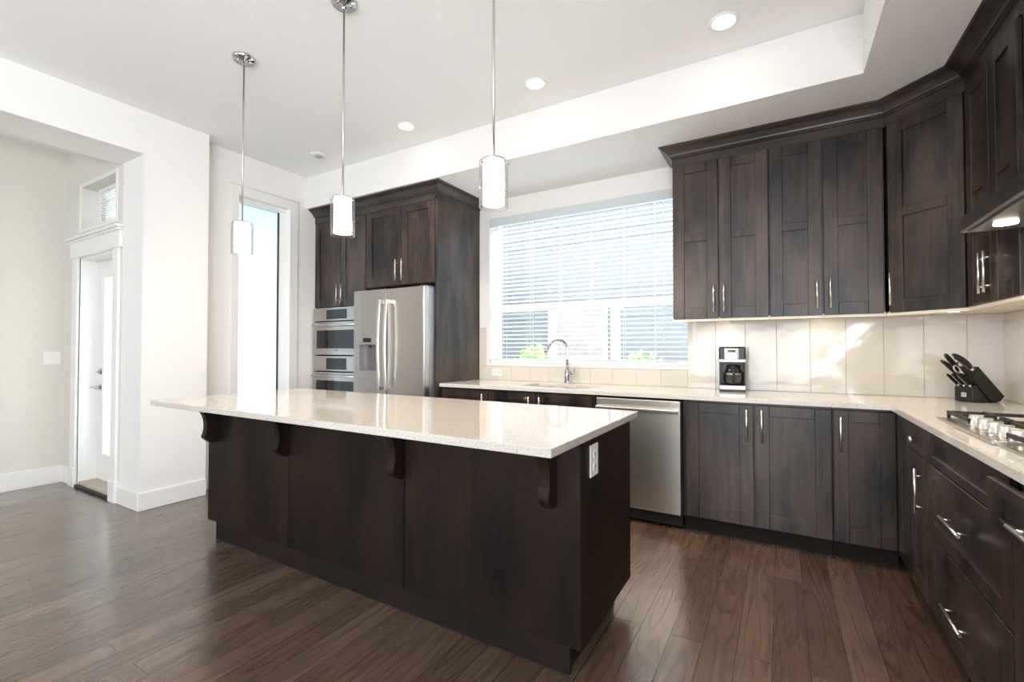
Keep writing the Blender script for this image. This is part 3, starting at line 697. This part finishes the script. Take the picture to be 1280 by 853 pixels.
# ------------------------------------------------------------------ fridge wall: oven tower, over-fridge cabinet, end panel
FYF = 3.185
c = thing('oven_cabinet', 'tall dark oven tower cabinet left of the refrigerator', 'cabinet', (-4.337, FYF, 0))
bm = nb(); w_ = .780
box(bm, .001, .02, .0225, .67, .105, 2.60); box(bm, w_ - .02, w_ - .001, .0225, .67, .105, 2.60); box(bm, .02, w_ - .02, .0225, .67, 1.658, 2.60); box(bm, .02, w_ - .02, .0225, .67, .105, .395); box(bm, .02, w_ - .02, .60, .67, .395, 1.658)
obj('body', bm, M['wood'], c)
B1('toe_kick', M['wood_toe'], c, .001, w_ - .001, .07, .085, 0, .105)
door(c, .004, .408, 1.662, 2.566, handle=('v', .385, 1.79, .20), st=.07); door(c, .414, w_ - .004, 1.662, 2.566, handle=('v', .455, 1.79, .20), st=.07)
door(c, .004, w_ - .004, .112, .385, name='drawer', handle=('h', w_ / 2, .25, .22))
c = cabinet('wall_cabinet', 'dark two-door cabinet directly above the refrigerator', (-3.555, FYF), 0, .888, 1.822, 2.60, .67, toe=False)
door(c, .004, .464, 1.826, 2.566, handle=('v', .430, 1.965, .20), st=.078); door(c, .470, .884, 1.826, 2.566, handle=('v', .508, 1.965, .20), st=.078)
bm = nb(); box(bm, -2.666, -2.646, FYF, 3.859, 0, 2.60, bev=.001)
tag(obj('fridge_end_panel', bm, M['wood']), 'tall dark side panel right of the refrigerator', 'cabinet panel')
crown([(-4.337, FYF), (-2.645, FYF), (-2.645, 3.858)], 'crown_moulding', 'dark stepped crown moulding above the ovens and refrigerator')
# ovens
def oven(name, label, cat, z0, zdoor_top, z1, hy):
    s = thing(name, label, cat, (-4.305, FYF, z0)); h = z1 - z0; dt = zdoor_top - z0; w_ = .716
    B1('body', M['steel_dark'], s, .01, w_ - .01, .024, .58, 0.002, h - .002)
    B1('trim_gap', M['gap'], s, .0, w_, .0, .02, 0.001, h - .001)
    B1('control_panel', M['steel'], s, -.012, w_ + .012, -.028, .002, dt + .012, h, bev=.003)
    B1('display', M['black_gloss'], s, .205, .515, -.031, -.027, dt + .030, h - .022, bev=.001)
    bm = nb(); wx0, wx1, wz1 = .045, w_ - .045, dt - .085; wz0 = max(.07, 0.0) if dt < .5 else .16
    dz = .004
    box(bm, -.012, wx0, -.030, .002, dz, dt); box(bm, wx1, w_ + .012, -.030, .002, dz, dt); box(bm, wx0, wx1, -.030, .002, dz, wz0); box(bm, wx0, wx1, -.030, .002, wz1, dt)
    o = obj('door', bm, M['steel'], s)
    B1('window', M['black_gloss'], o, wx0 - .001, wx1 + .001, -.026, -.004, wz0 - .001, wz1 + .001)
    bm = nb(); cyl(bm, (.02, -.065, dt - .035), (w_ - .02, -.065, dt - .035), .011, seg=14)
    for x in (.05, w_ - .05): cyl(bm, (x, -.065, dt - .035), (x, -.028, dt - .035), .008, seg=10)
    obj('handle', bm, M['steel_bar'], o)
    bm = nb(); box(bm, w_ / 2 - .03, w_ / 2 + .03, -.0308, -.029, wz0 / 2 + .01, wz0 / 2 + .018); obj('badge', bm, M['gap'], o)
    return s
oven('microwave_oven', 'stainless built-in microwave, upper of the two stacked ovens', 'microwave', 1.158, 1.502, 1.652, 0)
oven('wall_oven', 'stainless wall oven below the built-in microwave', 'oven', .40, .980, 1.150, 0)

# ------------------------------------------------------------------ refrigerator
FW = .885
s = thing('refrigerator', 'stainless steel french-door refrigerator with water dispenser', 'refrigerator', (-3.55, 3.04, 0))
B1('body', M['steel_dark'], s, .006, FW - .006, .085, .78, .02, 1.765, bev=.004)
B1('foot_grille', M['black'], s, .01, FW - .01, .10, .12, 0.0, .06)
g = .436
def slabdoor(bm, x0, x1, z0, z1, hole=None):
    if not hole: box(bm, x0, x1, 0, .078, z0, z1, bev=.012, seg=3)
    else:
        hx0, hx1, hz0, hz1 = hole
        box(bm, x0, hx0, 0, .078, z0, z1, bev=.003, seg=2); box(bm, hx1, x1, 0, .078, z0, z1, bev=.003, seg=2)
        box(bm, hx0 - .001, hx1 + .001, 0.0, .078, z0, hz0); box(bm, hx0 - .001, hx1 + .001, 0.0, .078, hz1, z1); box(bm, hx0 - .001, hx1 + .001, .065, .078, hz0, hz1)
bm = nb(); slabdoor(bm, 0, g - .003, .70, 1.775, hole=(.078, .302, 1.015, 1.262)); od = obj('door', bm, M['steel'], s)
B1('dispenser_panel', M['steel'], od, .065, .315, -.006, .001, 1.262, 1.345, bev=.002)
B1('dispenser_display', M['black_gloss'], od, .135, .245, -.008, -.005, 1.285, 1.325, bev=.001)
bm = nb(); box(bm, .078, .302, .055, .064, 1.016, 1.261); obj('dispenser_recess', bm, mat('dispenser_grey', (.20, .19, .21), .4, .6), od)
bm = nb(); box(bm, .08, .30, .004, .060, 1.016, 1.024); obj('drip_tray', bm, M['steel_dark'], od)
bm = nb(); cyl(bm, (.19, .03, 1.26), (.19, .03, 1.235), .012); obj('water_nozzle', bm, M['black'], od)
bm = nb(); slabdoor(bm, g + .003, FW, .70, 1.775); od2 = obj('door', bm, M['steel'], s)
bm = nb(); slabdoor(bm, 0, FW, .07, .692); fz = obj('freezer_drawer', bm, M['steel'], s)
def bowed(parent, x, sgn):
    bm = nb(); pts = []
    for k in range(15):
        u = k / 14; z = .85 + u * .82; pts.append((x, -.048 - .022 * math.sin(PI * u), z))
    A = []
    for p in pts:
        A.append([bm.verts.new((p[0] + dx, p[1] + dy, p[2])) for dx, dy in ((-.013, -.008), (.013, -.008), (.013, .008), (-.013, .008))])
    for a, b in zip(A, A[1:]):
        for i in range(4): bm.faces.new((a[i], a[(i + 1) % 4], b[(i + 1) % 4], b[i]))
    bm.faces.new(A[0][::-1]); bm.faces.new(A[-1])
    box(bm, x - .012, x + .012, -.05, .001, .85, .885); box(bm, x - .012, x + .012, -.05, .001, 1.635, 1.67)
    bmesh.ops.bevel(bm, geom=[e for e in bm.edges], offset=.002, segments=1, affect='EDGES')
    obj('handle', bm, M['steel_bar'], parent)
bowed(od, g - .042, 1); bowed(od2, g + .042, 1)
bm = nb(); cyl(bm, (.08, -.055, .62), (FW - .08, -.055, .62), .012); box(bm, .09, .11, -.05, .001, .61, .63); box(bm, FW - .11, FW - .09, -.05, .001, .61, .63); obj('handle', bm, M['steel_bar'], fz)
bm = nb(); box(bm, FW - .075, FW - .012, .03, .15, 1.766, 1.782, bev=.003); box(bm, .012, .075, .03, .15, 1.766, 1.782, bev=.003); obj('hinge_cover', bm, M['steel_dark'], s)

# ------------------------------------------------------------------ gas cooktop
CX0, CY0 = .585, 2.690     # local x towards camera, y into the wall
s = thing('gas_cooktop', 'stainless gas cooktop with cast-iron grates on the right counter', 'cooktop', (CX0, CY0, .915), R90)
CW, CD = .91, .52
bm = nb(); box(bm, 0, CW, 0, CD, .0005, .008, bev=.003, seg=2)
box(bm, .255, .655, -.012, .125, .0005, .014, bev=.004, seg=2)
obj('steel_tray', bm, M['steel'], s)
KN = None
for k in range(5):
    x = .275 + k * .090
    bm = nb(); lathe(bm, [(.027, 0), (.027, .004), (.023, .006), (.022, .030), (.019, .034)], (0, 0, 0), seg=24); box(bm, -.004, .004, -.021, .021, .030, .040, bev=.0015)
    obj('knob', bm, M['steel_bar'], s, loc=(x, .055, .014))
for bx, by, r in ((.15, .17, .040), (.15, .39, .034), (.455, .31, .055), (.76, .17, .034), (.76, .39, .045)):
    bm = nb(); lathe(bm, [(r * 1.25, .008), (r * 1.25, .012), (r, .014), (r, .022), (r * .85, .026), (.002, .026)], (bx, by, 0)); obj('burner', bm, M['iron'], s)
def grate(x0, x1, y0, y1):
    bm = nb(); z0, z1 = .026, .040; t = .011
    for a in ((x0, x1, y0, y0 + t), (x0, x1, y1 - t, y1), (x0, x0 + t, y0, y1), (x1 - t, x1, y0, y1)): box(bm, *a, z0, z1, bev=.002)
    xm, ym = (x0 + x1) / 2, (y0 + y1) / 2
    box(bm, x0, x1, ym - t / 2, ym + t / 2, z0, z1, bev=.002)
    for yy in ((y0 + ym) / 2, (y1 + ym) / 2):
        box(bm, x0, x0 + (x1 - x0) * .36, yy - t / 2, yy + t / 2, z0, z1 + .004, bev=.002); box(bm, x1 - (x1 - x0) * .36, x1, yy - t / 2, yy + t / 2, z0, z1 + .004, bev=.002)
    for (a, b) in ((y0, y0 + (ym - y0) * .5), (y1 - (ym - y0) * .5, y1)):
        box(bm, xm - t / 2, xm + t / 2, a, b, z0, z1 + .004, bev=.002)
    for xx in (x0, x1 - t):
        for yy in (y0, y1 - t): box(bm, xx, xx + t, yy, yy + t, .008, z0, bev=.001)
    obj('grate', bm, M['iron'], s)
grate(.015, .285, .03, .50); grate(.300, .610, .135, .50); grate(.625, .895, .03, .50)

# ------------------------------------------------------------------ coffee maker with carafe
s = thing('coffee_maker', 'black and steel drip coffee maker on the counter under wall cabinets', 'coffee maker', (-.305, 3.635, .915), 0.10)
# local front at y=0 .. back .19, width .17
B1('base', M['black'], s, -.085, .085, 0, .19, .0, .022, bev=.004)
bm = nb(); box(bm, -.086, .086, -.004, .02, .014, .046, bev=.004, seg=2); obj('base_band', bm, M['coffee_steel'], s)
B1('column', M['black'], s, -.085, .085, .125, .19, .022, .24, bev=.004)
for a_, b_2 in ((-.085, -.078), (.078, .085)): B1('side_post', M['black'], s, a_, b_2, .02, .125, .03, .21)
B1('head', M['black'], s, -.087, .087, 0, .19, .222, .322, bev=.010, seg=3)
B1('head_band', M['coffee_steel'], s, -.089, .089, -.005, .05, .210, .234, bev=.004, seg=2)
B1('control_face', M['coffee_steel'], s, -.052, .044, -.008, .004, .228, .312, bev=.003)
B1('display', M['black_gloss'], s, -.030, .022, -.010, -.007, .282, .300)
for k in range(5): B1('button', M['black'], s, .030, .038, -.0105, -.007, .236 + .014 * k, .243 + .014 * k)
B1('warming_plate', M['gap'], s, -.07, .07, .012, .125, .046, .050)
s = thing('coffee_carafe', 'glass coffee carafe with black handle standing in the coffee maker', 'carafe', (-.303, 3.702, .966), 0.10)
gm = thin_glass('carafe_glass', (.85, .83, .80), 0.05, 1.6)
bm = nb(); lathe(bm, [(.050, 0), (.062, .010), (.068, .040), (.064, .075), (.050, .105), (.042, .122)], caps=False); obj('glass_body', bm, gm, s)
bm = nb(); lathe(bm, [(.044, .118), (.046, .122), (.046, .136), (.030, .140)]); obj('lid', bm, M['black'], s)
bm = nb(); lathe(bm, [(.0655, .070), (.0665, .074), (.0655, .082)], caps=False); obj('steel_band', bm, M['coffee_steel'], s)
bm = nb(); tube(bm, [(0, -.045, .128), (0, -.070, .125), (0, -.080, .105), (0, -.080, .06), (0, -.076, .03), (0, -.066, .018)], .009, 10); obj('handle', bm, M['black'], s)

# ------------------------------------------------------------------ knife block with knives
KB = Vector((.935, 3.575, .915)); KA = math.radians(33)
s = thing('knife_block', 'black slanted knife block holding knives in the counter corner', 'knife block', KB, KA)
blk = mat('black_wood', (.018, .015, .014), .35)
BWd = .105
yv = lambda a, b, t: (a, t, b)
bm = nb(); prism(bm, [(.037, .207), (-.006, .145), (.105, .006), (.165, .004), (.192, .036)], yv, 0, BWd); bmesh.ops.bevel(bm, geom=list(bm.edges), offset=.003, segments=2, affect='EDGES'); obj('slanted_block', bm, blk, s)
bm = nb(); prism(bm, [(0, .084), (0, .003), (.100, .003), (.018, .104)], yv, .001, BWd - .001); bmesh.ops.bevel(bm, geom=list(bm.edges), offset=.002, segments=1, affect='EDGES'); obj('front_block', bm, blk, s)
bm = nb(); box(bm, .008, .03, .01, .03, 0, .004); box(bm, .13, .155, .01, .03, 0, .005); box(bm, .008, .03, .075, .095, 0, .004); box(bm, .13, .155, .075, .095, 0, .005); obj('foot', bm, M['black'], s)
bm = nb(); box(bm, -.0022, .0005, .036, .064, .030, .054)
for a, b in ((.030, .034), (.066, .070)): pass
em = obj('emblem', bm, mat('pale_emblem', (.72, .71, .68), .4), s)
bm = nb()   # the two small dark figures inside the pale square
for cx2 in (.0575, .0455):
    box(bm, -.0028, -.0021, cx2 - .0012, cx2 + .0012, .034, .045); box(bm, -.0028, -.0021, cx2 - .0042, cx2 + .0042, .0435, .0455); cyl(bm, (-.0028, cx2, .0488), (-.0021, cx2, .0488), .0018, seg=8); box(bm, -.0028, -.0021, cx2 - .0035, cx2 - .0012, .033, .036)
obj('emblem_figure', bm, blk, em)
ax = Vector((-.70, 0, .715)).normalized()
rotM = Matrix.Rotation(KA, 3, 'Z')
def wpt(u, v, z): return KB + rotM @ Vector((u, v, z))
def knife(label, u, v, z, L, r, curve=.10, kind='knife', collar=True, dirv=None):
    a = (dirv or ax)
    s = thing(kind, label, 'knife', wpt(u, v, z), KA, 'knives in the knife block')
    nrm = Vector((a.z, 0, -a.x))
    bm = nb(); pts = []; rads = []
    for k in range(9):
        t = k / 8; pts.append(a * (.012 + L * t) - nrm * (curve * L * (t * t)) * (1)); rads.append(r * (1.0 + .25 * math.sin(PI * t) - (.35 if k == 8 else 0)))
    # flattened oval handle
    prev = None; ring0 = None
    for p, rr in zip(pts, rads):
        ring = [bm.verts.new(p + nrm * (1.35 * rr * math.cos(q)) + Vector((0, .75 * rr * math.sin(q), 0))) for q in [2 * PI * i / 12 for i in range(12)]]
        if prev:
            for i in range(12): bm.faces.new((prev[i], prev[(i + 1) % 12], ring[(i + 1) % 12], ring[i])).smooth = True
        else: ring0 = ring
        prev = ring
    bm.faces.new(ring0[::-1]); bm.faces.new(prev)
    obj('handle', bm, M['black'], s)
    if collar:
        bm = nb(); cyl(bm, a * -.012, a * .013, r * 1.05, seg=12); obj('bolster', bm, M['steel_bar'], s)
        bm = nb(); tube(bm, [p - nrm * (1.33 * rr) for p, rr in zip(pts[:-1], rads)], .0013, 6); obj('steel_spine', bm, M['steel_bar'], s)
    return s
# top row in the slanted block (mouth runs (-.006,.145) -> (.037,.207))
knife('uppermost long curved black knife handle at the back of the block', .030, .030, .198, .125, .0085, .22)
knife('second long curved black knife handle just below the uppermost', .022, .020, .186, .115, .0085, .22)
knife('thick black handle raised highest at the left of the block', .014, .080, .176, .125, .0095, -.02)
knife('black knife handle low on the left, upper of a close pair', .004, .088, .160, .115, .0075, .15)
knife('black knife handle low on the left, lower of a close pair', -.002, .078, .150, .115, .0075, .10)
for k, lb in enumerate(('leftmost of the three slim steak knife handles in the low front slots', 'middle of the three slim steak knife handles in the low front slots', 'rightmost of the three slim steak knife handles in the low front slots')):
    knife(lb, .010, .088 - .033 * k, .092, .085 + .006 * k, .0065, .05)
# kitchen scissors loops
s = thing('kitchen_scissors', 'black and steel kitchen scissors in the middle of the knife block', 'scissors', wpt(.002, .042, .160), KA)
for k, off in enumerate((-.5, .5)):
    bm = nb(); pts = []
    nrm = Vector((ax.z, 0, -ax.x)); c0 = ax * .055 + nrm * (off * .030)
    for i in range(17):
        q = 2 * PI * i / 16; pts.append(c0 + ax * (.026 * math.cos(q)) + nrm * (.014 * math.sin(q)))
    tube(bm, pts, .0042, 8); cyl(bm, ax * -.005, ax * .032 + nrm * (off * .02), .005, seg=8); obj('finger_loop', bm, M['black'] if k else M['steel_bar'], s)

# ------------------------------------------------------------------ pendants
clear = thin_glass('clear_glass', (.97, .97, .97), 0.0)
s = thing('pendant_lamp', 'left pendant lamp in front of the tall frosted window', 'pendant lamp', (-2.880, 1.60, 0), 0, 'pendant lamps over the island')
bm = nb(); lathe(bm, [(.066, 3.039), (.066, 3.034), (.062, 3.028), (.060, 3.020), (.014, 3.016), (.014, 2.995), (.006, 2.990)], seg=36)
for k in range(3):
    q = 2 * PI * k / 3 + .5; cyl(bm, (.038 * math.cos(q), .038 * math.sin(q), 3.020), (.038 * math.cos(q), .038 * math.sin(q), 3.008), .006, seg=10)
obj('canopy', bm, M['chrome'], s)
bm = nb(); cyl(bm, (0, 0, 2.995), (0, 0, 2.006), .0052, seg=12); obj('rod', bm, mat('brushed_nickel_rod', (.62, .58, .53), .3, 1), s)
bm = nb(); lathe(bm, [(.052, 2.002), (.052, 2.007), (.016, 2.012), (.010, 2.020)]); o = obj('shade_cap', bm, M['chrome'], s)
for k in range(3):
    q = 2 * PI * k / 3 - 1.9; bm = nb(); cyl(bm, (.042 * math.cos(q), .042 * math.sin(q), 1.985), (.070 * math.cos(q), .070 * math.sin(q), 1.985), .004, seg=8); obj('screw', bm, M['chrome'], o)
bm = nb(); lathe(bm, [(.0605, 2.002), (.0605, 1.808), (.058, 1.808), (.058, 2.002)], seg=40, caps=False); obj('outer_glass', bm, clear, s)
bm = nb(); lathe(bm, [(.045, 2.001), (.045, 1.822), (.043, 1.822), (.043, 2.001)], seg=32, caps=False); obj('inner_shade', bm, M['shade_in'], s)
bm = nb(); lathe(bm, [(.004, 1.845), (.016, 1.850), (.022, 1.868), (.020, 1.888), (.012, 1.905), (.012, 1.93)]); obj('bulb', bm, M['shade_glow'], s)
PL = [s, dup(s, (-1.957, 1.60, 0), label='middle pendant lamp in front of the dark oven cabinets'), dup(s, (-1.028, 1.60, 0), label='right pendant lamp hanging beside the kitchen window')]
for p in PL:
    L = bpy.data.lights.new('pendant_light', 'POINT'); L.energy = 9; L.color = (1, .85, .68); L.shadow_soft_size = .03
    lo = bpy.data.objects.new('pendant_light', L); COL.objects.link(lo); lo.parent = p; lo.location = (0, 0, 1.80)

# ------------------------------------------------------------------ downlights
s = thing('downlight', 'lit recessed ceiling light nearest the right-hand cabinets', 'ceiling light', (-.26, 2.765, ZC), 0, 'recessed ceiling lights')
bm = nb(); lathe(bm, [(.078, 0), (.078, -.005), (.070, -.008), (.056, -.004), (.054, 0)], seg=36, caps=False); obj('trim_ring', bm, M['white_plastic'], s)
bm = nb(); lathe(bm, [(.055, -.002), (.052, -.004), (.001, -.005)], seg=36); obj('diffuser', bm, M['lamp_on'], s)
DLs = [s, dup(s, (-1.438, 2.766, ZC), label='lit recessed ceiling light between the pendants, second from the right'), dup(s, (-2.624, 2.768, ZC), label='lit recessed ceiling light above the refrigerator cabinets')]
for p in DLs:
    L = bpy.data.lights.new('downlight_beam', 'SPOT'); L.energy = 38; L.color = (1, .84, .66); L.spot_size = math.radians(115); L.spot_blend = .8; L.shadow_soft_size = .05
    lo = bpy.data.objects.new('downlight_beam', L); COL.objects.link(lo); lo.parent = p; lo.location = (0, 0, -.02)
s = thing('smoke_detector', 'small white round ceiling detector near the left wall, unlit', 'smoke detector', (-3.72, 2.765, ZC))
bm = nb(); lathe(bm, [(.072, 0), (.072, -.006), (.060, -.012), (.040, -.014)], seg=32); obj('base_ring', bm, M['white_plastic'], s)
bm = nb(); lathe(bm, [(.036, -.014), (.034, -.020), (.001, -.021)], seg=24); obj('sensor_disc', bm, mat('grey_sensor', (.5, .48, .45), .5), s)

# ------------------------------------------------------------------ outside
bm = nb(); box(bm, -30, 20, YB + .25, 40, -.5, -.3); box(bm, -30, XFOY - .3, -15, YB + .25, -.5, -.3); box(bm, XFOY - .3, XREC - .25, 1.85, YB + .25, -.5, -.3)
struct('ground', bm, paint('pale_bounce_ground', (.60, .60, .58), .95, 30, .5), label='ground outside, made pale to bounce light')  # paleness chosen to throw sky light up through the slats onto the soffit
s = thing('neighbour_house', 'grey sided neighbouring house seen through the kitchen blind', 'house', (-2.5, 7.0, -.3))
sid = mat('grey_siding', (.085, .10, .115), .7)
bm = nb(); box(bm, -7, 6, 0, 5, 0, 4.05)
for i in range(26): box(bm, -7, 6, -.012, 0.001, i * .155, i * .155 + .148)
obj('siding_wall', bm, sid, s)
bm = nb(); prism(bm, [(-.5, 4.05), (-.5, 4.15), (2.5, 5.7), (5.5, 4.15), (5.5, 4.05)], lambda a, b, t: (t, a, b), -7.4, 6.4); obj('roof', bm, mat('shingles', (.22, .23, .25), .9), s)
bm = nb(); box(bm, -.85, .15, -.05, .0, 1.35, 2.3); o = obj('window', bm, mat('house_window_frame', (.22, .23, .24), .5), s)
B1('window_shade', mat('pale_shade', (.15, .14, .14), .6), o, -.78, .08, -.056, -.049, 1.42, 2.23)
leafm = mat('leaf_green', (.22, .42, .10), .5); leafd = mat('leaf_dark', (.08, .16, .06), .6)
def foliage(name, label, cat, loc, rx, rz_, n, m, trunk=True, sz=.06, zc=1.0):
    s = thing(name, label, cat, loc)
    bm = nb(); rnd = random.Random(hash(label) % 1000 if False else len(label))
    for i in range(n):
        u = Vector((rnd.gauss(0, 1), rnd.gauss(0, 1), rnd.gauss(0, 1))).normalized() * rnd.random() ** .4
        c = Vector((u.x * rx, u.y * rx, zc + u.z * rz_)); a = Vector((rnd.gauss(0, 1), rnd.gauss(0, 1), rnd.gauss(0, 1))).normalized(); b = a.orthogonal().normalized()
        v = [bm.verts.new(c + a * sz), bm.verts.new(c + b * sz * .4), bm.verts.new(c - a * sz), bm.verts.new(c - b * sz * .4)]
        bm.faces.new(v)
    obj('foliage', bm, m, s, fix=False)
    if trunk:
        bm = nb(); cyl(bm, (0, 0, 0), (0, 0, zc), .05 if rz_ < .8 else .12, .03); obj('trunk', bm, mat('bark', (.12, .09, .07), .9), s)
    return s
foliage('shrub', 'bright green shrub outside behind the left half of the blind', 'shrub', (-2.85, 5.5, -.3), .33, .55, 900, leafm, zc=1.05)
foliage('shrub', 'green shrub outside behind the right end of the blind', 'shrub', (-1.45, 5.5, -.3), .38, .45, 900, leafm, zc=1.03)
foliage('tree', 'dark tree outside behind the left edge of the blind', 'tree', (-5.0, 5.85, -.3), .9, 1.3, 2500, leafd, sz=.09, zc=2.4)
foliage('hedge', 'green hedge outside the glass of the entry door', 'hedge', (-6.6, 4.6, -.3), 1.1, .8, 2500, leafm, sz=.08, zc=1.6)
